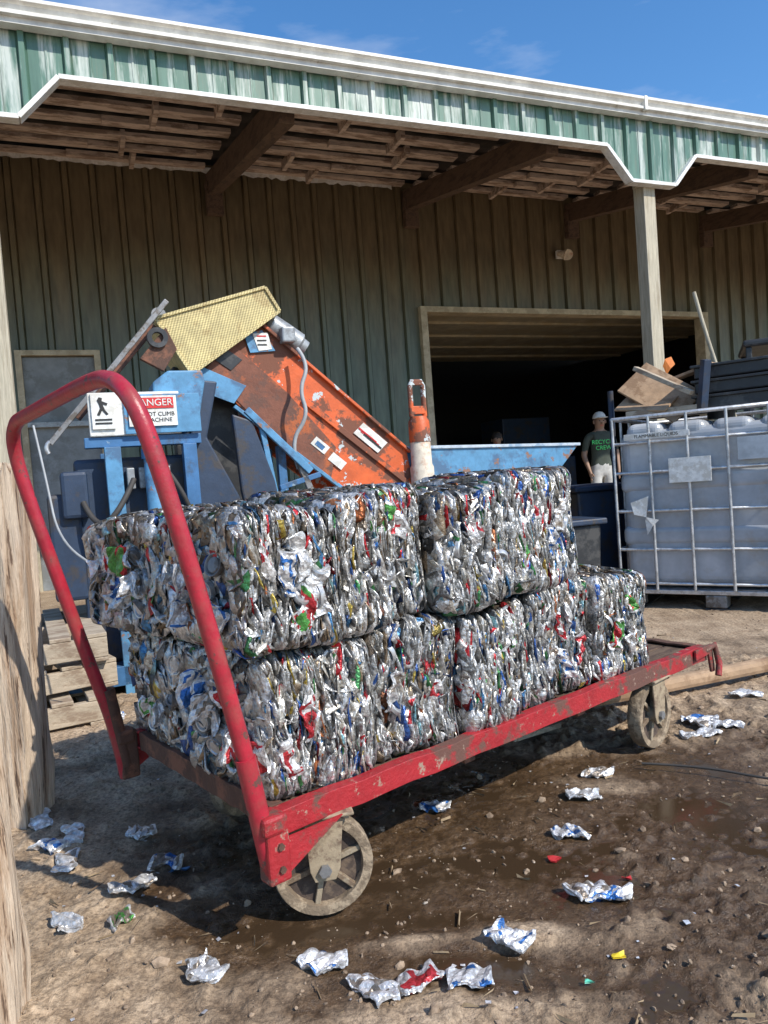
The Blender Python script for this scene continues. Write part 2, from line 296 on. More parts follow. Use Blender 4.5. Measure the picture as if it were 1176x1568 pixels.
# ------------------------------------------------------------------ warehouse
TH=math.radians(22.4)
B=empty("metal_warehouse",rz=TH)
per=.305
profW=[(0,0),(.19,0),(.20,.012),(.212,-.045),(.262,-.045),(.274,.012),(.285,0)]
profF=[(0,0),(.09,0),(.094,-.006),(.106,-.006),(.11,0),(.205,0),(.215,.006),(.226,-.032),(.262,-.032),(.273,.006),(.283,0)]
def siding(name,s0,s1,D,zb,zt,m,prof,brk=()):
    pts=[]
    k=math.floor(s0/per)
    while k*per<s1:
        for a,b in prof:
            s=k*per+a
            if s0<s<s1: pts.append((s,b))
        k+=1
    pts+=[(s0,0),(s1,0)]
    pts.sort()
    for bk in brk:
        if s0<bk<s1:
            for i in range(len(pts)-1):
                if pts[i][0]<bk<pts[i+1][0]:
                    t=(bk-pts[i][0])/(pts[i+1][0]-pts[i][0]); pts.insert(i+1,(bk,pts[i][1]*(1-t)+pts[i+1][1]*t)); break
    zb_=zb if callable(zb) else (lambda s:zb)
    v=[];fc=[]
    for s,b in pts: v+= [(s,D+b,zb_(s)),(s,D+b,zt)]
    for i in range(len(pts)-1): fc.append((2*i,2*i+2,2*i+3,2*i+1))
    return mesh(name,v,fc,m,B)
siding("wall_left",-9,-.45,9.6,0,5.1,M_wall,profW); siding("wall_above_side_door",-.45,.43,9.6,2.77,5.1,M_wall,profW)
siding("wall_mid",.43,4.72,9.6,0,5.1,M_wall,profW); siding("wall_above_door",4.72,9.98,9.6,3.36,5.1,M_wall,profW); siding("wall_right",9.98,22,9.6,0,5.1,M_wall,profW)
for n_,a,b,z0,z1 in(("door_frame_left",4.70,4.80,0,3.30),("door_frame_right",9.9,10.0,0,3.30),("door_header",4.70,10.0,3.30,3.38)):
    box(n_,a,b,9.51,9.72,z0,z1,M_frame,B)
box("side_door_panel",-.40,.38,9.62,9.66,0,2.72,M_grey,B)
for n_,a,b,z0,z1 in(("side_frame_l",-.47,-.40,0,2.73),("side_frame_r",.38,.45,0,2.73),("side_frame_top",-.47,.45,2.73,2.79),("side_mid_rail",-.40,.38,1.9,1.96)):
    box(n_,a,b,9.54,9.68,z0,z1,M_frame if n_!="side_mid_rail" else M_motor,B)
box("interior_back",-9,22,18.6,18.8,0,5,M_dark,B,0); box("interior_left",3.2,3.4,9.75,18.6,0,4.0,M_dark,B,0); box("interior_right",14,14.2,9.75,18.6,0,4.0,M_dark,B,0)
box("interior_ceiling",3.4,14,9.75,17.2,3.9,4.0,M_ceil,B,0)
for i in range(6): box("ceiling_batten_%d"%i,3.45,13.95,10.3+i*1.2,10.38+i*1.2,3.85,3.896,M_ceil,B,0)
for i,(a,b,c_,d,h) in enumerate([(5.4,6.3,13,14,1.3),(6.8,7.6,15,16,1.9),(8.6,9.4,12.5,13.4,1.2),(9.3,10.6,15,16,2.2)]):
    box("interior_stack_%d"%i,a,b,c_,d,0,h,M_navy,B,.02)
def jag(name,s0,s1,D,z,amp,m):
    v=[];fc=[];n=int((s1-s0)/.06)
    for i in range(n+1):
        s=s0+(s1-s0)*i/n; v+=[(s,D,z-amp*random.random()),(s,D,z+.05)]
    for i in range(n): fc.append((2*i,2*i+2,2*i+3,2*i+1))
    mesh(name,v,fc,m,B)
jag("wall_top_light_strip",-3,4.4,9.53,4.99,.035,M_white)  # jagged white strip imitates light leaking in along the wall top
zr=lambda D:4.47+(D-6.0)*.19
nr=90;v=[];fc=[]
ss=[-9+i*31/ (nr*3) for i in range(nr*3+1)]
for i,s in enumerate(ss):
    b=.02 if i%3==0 else 0
    v+=[(s,5.98,zr(5.98)+b),(s,17,zr(17)+b)]
for i in range(len(ss)-1): fc.append((2*i,2*i+1,2*i+3,2*i+2))
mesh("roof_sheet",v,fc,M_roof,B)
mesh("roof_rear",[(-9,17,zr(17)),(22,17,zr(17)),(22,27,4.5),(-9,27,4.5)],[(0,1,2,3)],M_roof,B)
ep=[(5.97,4.43),(5.97,4.47),(5.93,4.475),(5.93,4.50),(5.965,4.515),(5.95,4.55),(5.92,4.565),(5.92,4.59),(6.0,4.60),(6.2,4.635),(6.2,4.60),(6.06,4.56),(6.06,4.43)]
n=len(ep); v=[(-9,a,b) for a,b in ep]+[(22,a,b) for a,b in ep]
mesh("eave_trim",v,[(i,(i+1)%n,(i+1)%n+n,i+n) for i in range(n)],M_trim,B)
box("trim_joint",5.55,5.585,5.914,5.96,4.46,4.597,M_trim,B,.002)
P0=[-.4,5.71,11.8]
def zb(s):
    for p in P0:
        d=abs(s-p)
        if d<.28: return 3.81
        if d<.57: return 3.81+(d-.28)/.29*.32
    return 4.13
brk=[p+q for p in P0 for q in(-.57,-.28,.28,.57)]
siding("fascia_panel",-9,22,6.08,zb,4.47,M_fascia,profF,brk)
pl=[-9]+sorted(brk)+[22]
for i in range(len(pl)-1):
    a,b=pl[i],pl[i+1]; za,zc=zb(a+1e-5),zb(b-1e-5)
    bar("fascia_edge_%d"%i,(a,6.06,za-.012),(b,6.06,zc-.012),.10,.035,M_white,B,.002)
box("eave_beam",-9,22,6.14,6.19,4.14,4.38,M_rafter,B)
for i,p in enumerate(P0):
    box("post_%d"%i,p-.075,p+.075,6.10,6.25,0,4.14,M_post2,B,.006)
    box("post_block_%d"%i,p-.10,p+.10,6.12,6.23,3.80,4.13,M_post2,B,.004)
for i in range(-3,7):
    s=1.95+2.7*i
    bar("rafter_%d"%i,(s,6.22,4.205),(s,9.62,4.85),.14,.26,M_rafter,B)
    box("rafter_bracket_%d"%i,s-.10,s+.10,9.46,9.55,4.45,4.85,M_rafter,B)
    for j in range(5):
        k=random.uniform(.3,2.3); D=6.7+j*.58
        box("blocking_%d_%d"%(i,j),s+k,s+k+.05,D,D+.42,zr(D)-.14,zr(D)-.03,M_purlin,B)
for j in range(7):
    D=6.5+j*.5
    for i in range(-3,7):
        s=1.95+2.7*i+.09
        bar("purlin_%d_%d"%(i,j),(s,D,zr(D)-.085+random.uniform(-.015,.012)),(s+2.52,D,zr(D)-.085+random.uniform(-.015,.012)),.14,.045,M_purlin,B,.003)
        if random.random()<.5: box("hanging_scrap_%d_%d"%(i,j),s+.4+random.random(),s+1.5+random.random()*.9,D-.16,D-.07,zr(D)-.16,zr(D)-.10,M_purlin,B)
box("lamp_base",7.05,7.2,9.50,9.555,4.14,4.26,M_white,B,.01)
for i,(a,b) in enumerate([(-.13,.7),(.13,-.5)]):
    lathe("flood_lamp_%d"%i,[(0,.0),(.03,0),(.045,.05),(.08,.13),(.075,.135),(0,.11)],M_cream,B,20,(7.12+a*.6,9.48,4.2),(math.radians(110),0,b))
# ------------------------------------------------------------------ platform cart
CT=math.radians(39)
C=empty("platform_cart",(-.275,1.60,0),CT)
CL,CW=1.84,.85
for i in range(6):
    y=.02+i*.136; box("deck_plank_%d"%i,.02,CL-.02,y,y+.128,.262,.287+random.uniform(-.002,.003),M_deck,C,.003)
def channel(name,a,b,out,m):
    a=Vector(a);b=Vector(b);o=Vector(out)
    u=Vector((0,0,1))
    p=[(0,0),(0,.055),(-.035,.055),(-.035,.048),(-.007,.048),(-.007,.007),(-.035,.007),(-.035,0)]
    K=24; n=len(p); v=[]
    for k in range(K+1):
        q=a.lerp(b,k/K); dz=.0018*math.sin(k*1.7)+.001*math.sin(k*4.1); do=.0014*math.sin(k*2.3+1)
        v+=[q+o*(x+do)+u*(z-.055+dz) for x,z in p]
    fc=[tuple(range(n)),tuple(range(len(v)-1,len(v)-n-1,-1))]
    for k in range(K): fc+=[(k*n+i,k*n+n+i,k*n+n+(i+1)%n,k*n+(i+1)%n) for i in range(n)]
    return mesh(name,v,fc,m,C,bevel=.0015)
channel("side_rail_right",(0,0,.30),(CL,0,.30),(0,-1,0),M_red)
channel("side_rail_left",(0,CW,.30),(CL,CW,.30),(0,1,0),M_red)
channel("end_rail_near",(0,.04,.30),(0,CW-.04,.30),(-1,0,0),M_rust)
channel("end_rail_far",(CL,.04,.30),(CL,CW-.04,.30),(1,0,0),M_rust)
for i,x in enumerate((.12,.6,1.1,1.6)): box("cross_member_%d"%i,x,x+.04,.036,CW-.036,.215,.26,M_rust,C)
for i,(y,sg) in enumerate(((-.005,-1),(CW+.005,1))):
    box("stake_pocket_%d"%i,-.050,.004,y-.024,y+.024,.160,.305,M_red if i==0 else M_rust,C,.006)
    box("pocket_web_%d"%i,-.058,-.004,y-.030,y+.030,.268,.310,M_red if i==0 else M_rust,C,.008)
    mesh("gusset_%d"%i,[(.005,y+sg*.012,.25),(.15,y+sg*.012,.25),(.005,y+sg*.012,.175),(.005,y+sg*.018,.25),(.15,y+sg*.018,.25),(.005,y+sg*.018,.175)],[(0,1,2),(5,4,3),(0,3,4,1),(1,4,5,2),(2,5,3,0)],M_red,C)
    for q in range(2): lathe("bolt_%d_%d"%(i,q),[(0,0),(.008,0),(.008,.006),(0,.006)],M_rust,C,6,(-.02,y+sg*.024,.19+q*.05),(-math.pi/2*sg,0,0))
hp=[(-.03,.0,.19),(-.05,.0,.34),(-.105,.0,.62),(-.165,.0,.90),(-.205,.005,1.08),(-.232,.02,1.19),(-.245,.09,1.245),(-.25,.20,1.255),(-.26,.42,1.245),(-.265,.66,1.235),(-.27,.78,1.23),(-.265,.845,1.17),(-.235,CW,1.02),(-.18,CW,.80),(-.11,CW,.52),(-.055,CW,.32),(-.035,CW,.165)]
tube("push_handle",hp,.0185,M_redpipe,C,res=10)
for i,y in enumerate((0,CW)): tube("handle_sleeve_%d"%i,[(-.032,y,.20),(-.07,y,.44)],.0225,M_rust if i else M_redpipe,C,False)
tube("tow_hook",[(CL-.02,-.005,.285),(CL+.02,-.02,.30),(CL+.03,-.03,.23),(CL+.01,-.035,.19)],.012,M_red,C,False)
prism("end_bracket",[(CL-.10,.30),(CL+.015,.305),(CL+.03,.20),(CL+.005,.20),(CL-.01,.27),(CL-.10,.262)],-.014,-.004,M_red,C,.002)
def caster(tag,x,y,yaw):
    r=.117; E=empty("caster_"+tag,(x,y,0),yaw,C)
    rp=[(r-.012,-.024),(r-.003,-.024),(r,-.018),(r,.018),(r-.003,.024),(r-.012,.024),(r-.024,.022),(r-.026,.006),(r-.026,-.006),(r-.024,-.022)]
    lathe("tyre_"+tag,rp,M_tread,E,40,(0,0,r),(math.pi/2,0,0),True)
    lathe("wheel_shade_disc_"+tag,[(0,-.003),(r-.025,-.003),(r-.025,.003),(0,.003)],M_wdark,E,36,(0,0,r),(math.pi/2,0,0))  # dark disc added to imitate shade in the openings between spokes
    lathe("hub_"+tag,[(0,-.034),(.018,-.034),(.024,-.028),(.026,-.006),(.026,.006),(.024,.028),(.018,.034),(0,.034)],M_wheel,E,20,(0,0,r),(math.pi/2,0,0))
    for i in range(6):
        a=i*math.pi*2/6+.3
        bar("spoke_%s_%d"%(tag,i),(.02*math.cos(a),0,r+.02*math.sin(a)),((r-.024)*math.cos(a),0,r+(r-.024)*math.sin(a)),.030,.013,M_wheel,E,.002,up=(-math.sin(a),0,math.cos(a)))
    for sg in(-1,1):
        prism("fork_%s_%d"%(tag,sg),[(-.024,r-.026),(.024,r-.026),(.036,r),(.050,.232),(-.040,.232),(-.034,r)],sg*.037-.003,sg*.037+.003,M_fork,E,.0015)
        lathe("nut_%s_%d"%(tag,sg),[(0,0),(.015,0),(.015,.010),(0,.010)],M_dsteel,E,6,(0,sg*.041,r),(-math.pi/2*sg,0,0))
    box("fork_top_"+tag,-.04,.065,-.042,.042,.228,.236,M_fork,E)
    box("caster_plate_"+tag,-.055,.075,-.055,.055,.240,.248,M_fork,E)
caster("front_right",.135,.055,math.radians(12-39)); caster("rear_right",1.52,.05,math.radians(5))
caster("front_left",.26,CW-.16,math.radians(20)); caster("rear_left",1.52,CW-.07,math.radians(20))
# ------------------------------------------------------------------ bales
NT=24; SEG=10
def template():
    v=[(0,0,1.)]; rings=[(.55,.9),(1,.4),(1,-.4),(.55,-.9)]
    p=rng.uniform(0,6.28,4); ro=1+rng.uniform(-.25,.15,SEG)
    fold=[1.3*math.sin(2*math.pi*k/SEG*2+p[0])+1.0*math.sin(2*math.pi*k/SEG*3+p[1])+rng.uniform(-.6,.6) for k in range(SEG)]
    for r_,w_ in rings:
        for k in range(SEG):
            a=2*math.pi*k/SEG; cx,cy=math.cos(a),math.sin(a)
            sx=math.copysign(abs(cx)**.6,cx);sy=math.copysign(abs(cy)**.6,cy)
            rr=r_*ro[k]*(1+rng.uniform(-.1,.1)); v.append((sx*rr,sy*rr,w_+fold[k]*r_+rng.uniform(-.4,.4)))
    v.append((0,0,-1.)); return np.array(v)
TM=np.array([template() for _ in range(NT)])
tf=[(0,1+k,1+(k+1)%SEG) for k in range(SEG)]; fs=list(range(SEG))
for q in range(3): tf+=[(1+q*SEG+k,1+(q+1)*SEG+k,1+(q+1)*SEG+(k+1)%SEG,1+q*SEG+(k+1)%SEG) for k in range(SEG)]; fs+=list(range(SEG))
tf+=[(1+4*SEG,1+3*SEG+(k+1)%SEG,1+3*SEG+k) for k in range(SEG)]; fs+=list(range(SEG)); fs=np.array(fs)
NV=2+4*SEG; NF=len(tf)
PAL=np.array([(.80,.79,.77),(.70,.70,.69),(.55,.55,.54),(.74,.70,.62),(.60,.04,.05),(.06,.15,.45),(.09,.33,.12),(.86,.85,.83),(.10,.28,.52),(.6,.45,.1),(.22,.22,.22),(.42,.32,.22),(.7,.25,.1),(.3,.55,.62)])
PW=np.array([.27,.18,.14,.11,.045,.040,.026,.08,.03,.016,.03,.035,.010,.014]);PW/=PW.sum()
def rotm(n,full):
    ang=rng.normal(0,.13,(n,2)); sel=rng.random(n)<full; ang[sel]=rng.uniform(-1.3,1.3,(sel.sum(),2))
    spin=rng.uniform(0,6.283,n); hv=rng.random(n)<.75; spin[hv]=rng.normal(0,.22,hv.sum())
    w=np.stack([np.cos(ang[:,0])*np.cos(ang[:,1]),np.sin(ang[:,0])*np.cos(ang[:,1]),np.sin(ang[:,1])],-1)
    y=np.tile([0,1.,0],(n,1)); u=y-(y*w).sum(1,keepdims=True)*w; u/=np.linalg.norm(u,axis=1,keepdims=True)
    v=np.cross(w,u); c,s=np.cos(spin)[:,None],np.sin(spin)[:,None]
    return np.stack([u*c+v*s,-u*s+v*c,w],-1)
def canmesh(name,L_,W_,T_,cols,seed,parent,mat_,loc,rot):
    g=np.random.default_rng(seed+100); nu,nv_=24,14; v=[];fc=[];cl=[]
    ph=g.uniform(0,6.28,6); kk=g.uniform(.6,1.3)
    for j in range(nv_+1):
        t=j/nv_
        for i in range(nu):
            a=2*math.pi*i/nu; ex=math.copysign(abs(math.cos(a))**.75,math.cos(a))*W_/2; ez=math.copysign(abs(math.sin(a))**.6,math.sin(a))*T_/2
            wv=1+.16*math.sin(t*7+ph[0])+.08*math.sin(t*13+ph[1])
            px=ex*wv+.010*math.sin(t*4+ph[2]); py=(t-.5)*L_+.007*math.sin(ex*70+ph[3])
            cr_=abs(math.sin(px*60*kk+t*5+ph[4])); cr3=abs(math.sin(t*9*kk+px*30+ph[5]))
            pz=ez+.010*cr_+.007*cr3
            v.append((px+g.normal(0,.0009),py+g.normal(0,.0009),pz+g.normal(0,.0007)+T_/2-.002))
    for j in range(nv_):
        for i in range(nu):
            fc.append((j*nu+i,j*nu+(i+1)%nu,(j+1)*nu+(i+1)%nu,(j+1)*nu+i))
            q=vn(np.array([j*.33+seed*3.1]),np.array([i*.3+seed]),seed)[0]
            k=0 if q<.50 else(1 if q<.68 else min(2,len(cols)-1)); cl.append((*cols[k],1) if not(j in(0,nv_-1)) else (.8,.8,.8,1))
    fc.append(tuple(range(nu-1,-1,-1)));fc.append(tuple(range(nv_*nu,nv_*nu+nu)));cl+=[(.75,.75,.75,1)]*2
    o=mesh(name,v,fc,mat_,parent); a=o.data.attributes.new("tint",'FLOAT_COLOR','FACE'); a.data.foreach_set("color",np.array(cl,dtype=np.float32).ravel())
    o.location=loc; o.rotation_euler=rot; return o
Wt=(.82,.81,.80);Si=(.68,.67,.66);Bl=(.04,.16,.45);Rd=(.52,.04,.05);Gn=(.10,.34,.08);Br=(.3,.25,.2)
LAB=[(Rd,Wt,Si),(Wt,Bl,Si),(Gn,Rd,Wt),(Si,Si,Wt),(Wt,Rd,Si),(Si,Wt,Bl),(Wt,Gn,Si),(Si,Rd,Wt),(Si,Br,Wt),(Bl,Wt,Rd),(Si,Wt,Br)]
BC=[0]
def bale(x0,x1,y0,y1,z0,z1,dens,rz=0,sl=0,tone=1,labels=()):
    BC[0]+=1; sd_=BC[0]*31
    o=bpy.data.objects.new("crushed_can_bale",None)
    LX,LY,LZ=x1-x0,y1-y0,z1-z0; pos=[];kind=[]
    def face(ax,side,k,d):
        A={0:(LY*LZ),1:LX*LZ,2:LX*LY}[ax]; n=int(A*d*k)
        if n<1:return
        p=rng.uniform(0,1,(n,3))*[LX,LY,LZ]
        dim=(LX,LY,LZ)[ax]; off=rng.uniform(.004,.020,n) if ax else rng.uniform(.0,.016,n)
        oth=[i for i in range(3) if i!=ax]
        dep=off+.034*vn(p[:,oth[0]]*10,p[:,oth[1]]*10,sd_+ax*7)**2
        p[:,ax]=dep if side==0 else dim-dep
        pos.append(p);kind.append(np.full(n,ax))
    face(1,0,1.0,dens[0]);face(0,0,.75,dens[1]);face(0,1,.6,dens[2]);face(2,1,.9,dens[3]);face(1,1,.6,dens[4])
    P=np.concatenate(pos);K=np.concatenate(kind);n=len(P)
    for i,D_ in((1,LY),(2,LZ)): P[:,i]=np.clip(P[:,i],.016,D_-.016)
    P[:,0]=np.clip(P[:,0],.006,LX-.006)
    Rm=rotm(n,.09)
    en=K==0
    Sc=np.stack([rng.uniform(.020,.034,n),rng.uniform(.028,.062,n),rng.uniform(.0018,.0042,n)],-1)
    big_=rng.random(n)<.14; Sc[big_]*=[1.1,1.0,2.1]
    Sc[en]*=[1.1,.95,1.3]
    T=TM[rng.integers(0,NT,n)]*Sc[:,None,:]
    W=np.einsum('nij,nkj->nki',Rm,T)+P[:,None,:]
    lim=np.array([LX,LY,LZ]); hc=lim/2
    rho=.036; Q=W-hc; qa=np.maximum(np.abs(Q)-(hc-rho),0); ln=np.linalg.norm(qa,axis=-1,keepdims=True)
    mxr=rho+.010*rng.random((n,1,1)); k_=np.where(ln>mxr,mxr/np.maximum(ln,1e-6),1)
    W=hc+np.sign(Q)*(np.minimum(np.abs(Q),hc-rho)+qa*k_)
    Vv=W.reshape(-1,3)
    ph=rng.uniform(0,6.28,6)
    Vv=Vv+np.stack([.004*np.sin(Vv[:,2]*14+ph[0])+.003*np.sin(Vv[:,1]*20+ph[4]),.009*np.sin(Vv[:,0]*13+ph[1])+.006*np.sin(Vv[:,2]*17+ph[2]),.009*np.sin(Vv[:,0]*17+Vv[:,1]*9+ph[3])],-1)
    if sl:
        t=np.clip((Vv[:,1]-LY*.3)/(LY*.7),0,1); Vv[:,2]-=sl*t*t*(.4+.6*np.clip(Vv[:,2]/LZ,0,1)); Vv[:,0]-=.03*t
    base=PAL[rng.choice(len(PAL),n,p=PW)]*rng.uniform(.75,1.05,(n,1))
    alt=PAL[rng.choice(4,n)]*rng.uniform(.8,1.05,(n,1))
    alt2=PAL[rng.choice(len(PAL),n)]
    st_=rng.integers(0,SEG,n)[:,None]; arc=rng.integers(2,6,n)[:,None]; a2=rng.random(n)[:,None]<.26
    rel=(fs[None,:]-st_)%SEG
    m1_=rel<arc; m2_=a2&(rel>=SEG-2)
    Cc=np.where(m1_[...,None],alt[:,None,:],base[:,None,:]); Cc=np.where(m2_[...,None],alt2[:,None,:],Cc)
    top_=(K==2)&(rng.random(n)<.5)
    tint=np.where(top_[:,None],np.array([[.40,.33,.26]]),np.ones((n,3)))
    dirt=np.where(rng.random(n)<.17,.32,1.)*(tone)*(1-.25*(rng.random(n)<.3)); Cc=np.clip(Cc*dirt[:,None,None]*tint[:,None,:],0,.95)
    Cc=np.concatenate([Cc,np.ones((n,NF,1))],-1).reshape(-1,4)
    cnt=np.array([len(q) for q in tf]); flat=np.concatenate([np.array(q) for q in tf])
    loops=(flat[None,:]+(np.arange(n)*NV)[:,None]).ravel().astype(np.int32)
    tot=np.tile(cnt,n).astype(np.int32); st=np.concatenate([[0],np.cumsum(tot)[:-1]]).astype(np.int32)
    me=bpy.data.meshes.new("crushed_can_bale"); me.vertices.add(len(Vv)); me.vertices.foreach_set("co",Vv.ravel().astype(np.float32))
    me.loops.add(len(loops)); me.loops.foreach_set("vertex_index",loops); me.polygons.add(len(tot)); me.polygons.foreach_set("loop_start",st); me.polygons.foreach_set("loop_total",tot)
    me.update(); a=me.attributes.new("tint",'FLOAT_COLOR','FACE'); a.data.foreach_set("color",Cc.ravel().astype(np.float32))
    me.materials.append(M_can)
    o.location=Matrix.Translation(C.location)@Matrix.Rotation(CT,4,'Z')@Vector((x0,y0,z0)); o.rotation_euler=(0,0,CT+rz); col.objects.link(o)
    b=bpy.data.objects.new("compressed_cans",me); link(b,o)
    i=.036; box("inner_core",i*.8,LX-i*.8,i,LY-i-(.05 if sl else 0),.004,LZ-i-sl*.9,M_core,o,.02)
    if dens[1]>1000:
        for q in range(8):
            px=rng.uniform(.05,LY-.05); pz=rng.uniform(.05,LZ-.06-sl)
            lathe("can_end_%d"%q,[(0,.004),(.017,.003),(.021,-.002),(.024,.004),(.027,.0045),(.0275,.001),(.0265,-.01)],M_dsteel if q%2 else M_steel,o,18,(.006+rng.uniform(-.002,.006),px,pz),(0,-math.pi/2+rng.normal(0,.3),rng.normal(0,.25)))
        for q in range(6):
            canmesh("label_can_%d"%q,.11,.06,.010,LAB[int(rng.integers(len(LAB)))],int(rng.integers(999)),o,M_can2,(.012,rng.uniform(.06,LY-.06),rng.uniform(.07,LZ-.07-sl)),(rng.uniform(0,3.1),-math.pi/2+rng.normal(0,.12),rng.normal(0,.12)))
    if dens[0]>0:
        for q in range(3):
            px=rng.uniform(.05,LX-.05); pz=rng.uniform(.06,LZ-.06)
            l=lathe("can_base_%d"%q,[(0,-.004),(.014,-.001),(.020,.004),(.024,.006),(.027,.003),(.028,-.006)],M_steel,o,18,(px,.010,pz),(math.pi/2+rng.normal(0,.4),0,rng.normal(0,.9))); l.scale=(rng.uniform(.5,1),1,1)
        for q in range(5):
            canmesh("face_can_%d"%q,.10,rng.uniform(.025,.048),.010,LAB[int(rng.integers(len(LAB)))],int(rng.integers(999)),o,M_can2,(rng.uniform(.05,LX-.05),.016,rng.uniform(.07,LZ-.07)),(math.pi/2+rng.normal(0,.10),rng.normal(0,.25),rng.normal(0,.3)))
    for (px,pz,cc,rr) in labels:
        canmesh("label_can",.12,.075,.012,cc,int(px*1000),o,M_can2,(.002,px,pz),(rr,-math.pi/2,0))
    return o
DS=3900
bx=[.0,.318,.605,.90,1.21,1.515]
for i in range(5):
    j=[.0,.020,-.012,.016,-.006][i]; h=[.622,.634,.612,.642,.626][i]
    bale(bx[i]+.005,bx[i+1]-.009,.03+j,.44,.288,h,(DS,2600 if i==0 else 900,1800 if i==4 else 900,DS*.8 if i==4 else 500,0),[.035,-.03,.03,-.035,.02][i],tone=[1,.86,1.04,.90,1][i],labels=((.08,.12,(Rd,Rd,Wt),.2),(.30,.24,(Bl,Wt,Bl),1.3)) if i==0 else ())
    bale(bx[i]+.005,bx[i+1]-.009,.45,.86,.288,.62+random.uniform(-.01,.008),(0,2600 if i==0 else 0,1600 if i==4 else 0,DS*.8 if i==4 else 400,1000))
tx=[-.060,.225,.53,.82,1.17]
for i in range(4):
    j=[-.016,.020,-.010,.014][i]; h=[.950,.975,.958,.990][i]
    bale(tx[i]+.005,tx[i+1]-.009,.012+j,.46,.640,h,(DS,2600 if i==0 else 900,1800 if i==3 else 900,DS*.8,0),[-.03,.035,-.025,.025][i],tone=[.95,1.0,.86,1.05][i])
    bale(tx[i]+.005,tx[i+1]-.009,.462,.94 if i==0 else .9,.64,.955,(0,2600 if i==0 else 0,1500 if i==3 else 0,DS*.7,1000),0,.05 if i==0 else 0,labels=((.20,.20,(Gn,Gn,Rd),.1),) if i==0 else ())
# ------------------------------------------------------------------ loose crushed cans
LC=[(-1.15,2.33,.3,.12,(Si,Wt,Wt)),(-1.04,2.15,1.2,.13,(Wt,Si,Bl)),(-1.0,2.20,.5,.13,(Si,Wt,Br)),(-.95,2.04,.1,.12,(Si,Wt,Br)),(-.71,1.87,1.9,.12,(Si,Wt,Br)),(-.82,1.73,.4,.09,(Si,Wt,Si)),(-.69,1.73,2.4,.07,(Br,Gn,Si)),
(-.20,1.54,1.35,.11,(Wt,Si,Bl)),(-.09,1.44,.5,.11,(Si,Br,Wt)),(.0,1.46,2.4,.11,(Wt,Si,Rd)),(.10,1.455,1.9,.10,(Wt,Si,Bl)),(.20,1.56,1.0,.10,(Wt,Si,Bl)),(.42,1.73,1.9,.12,(Si,Wt,Br)),(.46,1.71,1.2,.10,(Wt,Bl,Si)),(-.44,1.53,.8,.10,(Si,Br,Si)),(-.79,2.19,1.5,.10,(Si,Br,Si)),(-.66,2.0,1.3,.10,(Bl,Si,Br)),
(.09,2.24,1.6,.10,(Wt,Si,Bl)),(.54,2.24,1.4,.11,(Si,Wt,Br)),(.44,2.01,1.8,.09,(Wt,Si,Bl)),(.63,2.40,1.2,.10,(Si,Wt,Br)),(1.13,2.80,1.5,.15,(Si,Wt,Bl)),(1.08,2.67,1.7,.16,(Wt,Si,Si)),(1.2,2.72,.9,.12,(Si,Wt,Si)),(1.42,3.04,1.4,.14,(Wt,Si,Si)),(1.12,2.74,.6,.12,(Wt,Si,Br)),(-1.3,3.4,1.4,.10,(Wt,Si,Bl)),(-1.1,3.1,.4,.10,(Si,Wt,Bl))]
for k,(x,y,a,l,cc) in enumerate(LC):
    canmesh("crushed_can",l*.88,.056,.012,cc,k,None,M_can2,(x,y,gh(x,y)-.002),(random.uniform(-.1,.1),random.uniform(-.12,.12),a))
def scrap(name,x,y,c_,s=.02):
    m=mat(name+"_plastic",c_,rough=.4,bump=0); g=random
    v=[(x+g.uniform(-1,1)*s*.3+a*s,y+g.uniform(-1,1)*s*.3+b*s*.5,gh(x,y)+.006+g.uniform(0,.008)) for b in(-1,0,1) for a in(-1,0,1)]
    v+=[(p[0],p[1],p[2]-.003) for p in v]
    fq=[(0,1,4,3),(1,2,5,4),(3,4,7,6),(4,5,8,7)]; mesh(name,v,fq+[tuple(i+9 for i in q[::-1]) for q in fq],m)
scrap("yellow_wrapper",.41,1.49,(.75,.55,.03),.014); scrap("red_wrapper",.37,1.89,(.45,.03,.03),.016); scrap("red_wrapper",.52,1.78,(.45,.03,.03),.010);scrap("blue_wrapper",-.62,1.98,(.1,.25,.45),.025);scrap("green_wrapper",.33,1.42,(.1,.5,.35),.008)
# ------------------------------------------------------------------ ground clutter
bar("wooden_pole",(.75,2.98,.055),(2.4,3.56,.06),.06,.06,M_board,None,.02)
bar("scrap_plank",(.40,2.72,.02),(.60,2.84,.02),.05,.02,M_pallet)
tube("ground_cable",[(.78,2.42,.012),(.95,2.36,.014),(1.1,2.22,.014),(1.35,2.1,.012),(1.7,2.0,.01)],.004,M_hose)
def log(name,x,y,r,h,m,lean=(0,0),sq=.75):
    nu,nh=60,70; v=[];fc=[]
    for j in range(nh+1):
        t=j/nh
        for i in range(nu):
            a=2*math.pi*i/nu; cx=math.copysign(abs(math.cos(a))**sq,math.cos(a));cy=math.copysign(abs(math.sin(a))**sq,math.sin(a))
            q=1+.16*(vn(np.array([i*.45]),np.array([t*2.5]),5)[0]-.5)+.12*(vn(np.array([i*.18]),np.array([t*8.]),8)[0]-.5)+.10*(vn(np.array([i*.9]),np.array([t*4.]),12)[0]-.5)
            v.append((x+cx*r*q+lean[0]*t,y+cy*r*q+lean[1]*t,h*t+(random.uniform(-.03,.03) if j==nh else 0)-.02*(j==0)))
    for j in range(nh):
        for i in range(nu): fc.append((j*nu+i,j*nu+(i+1)%nu,(j+1)*nu+(i+1)%nu,(j+1)*nu+i))
    fc.append(tuple(range(nh*nu,nh*nu+nu)))
    mesh(name,v,fc,m)
log("weathered_wooden_post",-.862,1.42,.09,.93,M_post,(-.025,0))
log("weathered_wooden_post",-1.25,2.40,.09,1.12,M_post,(.01,0),.5)
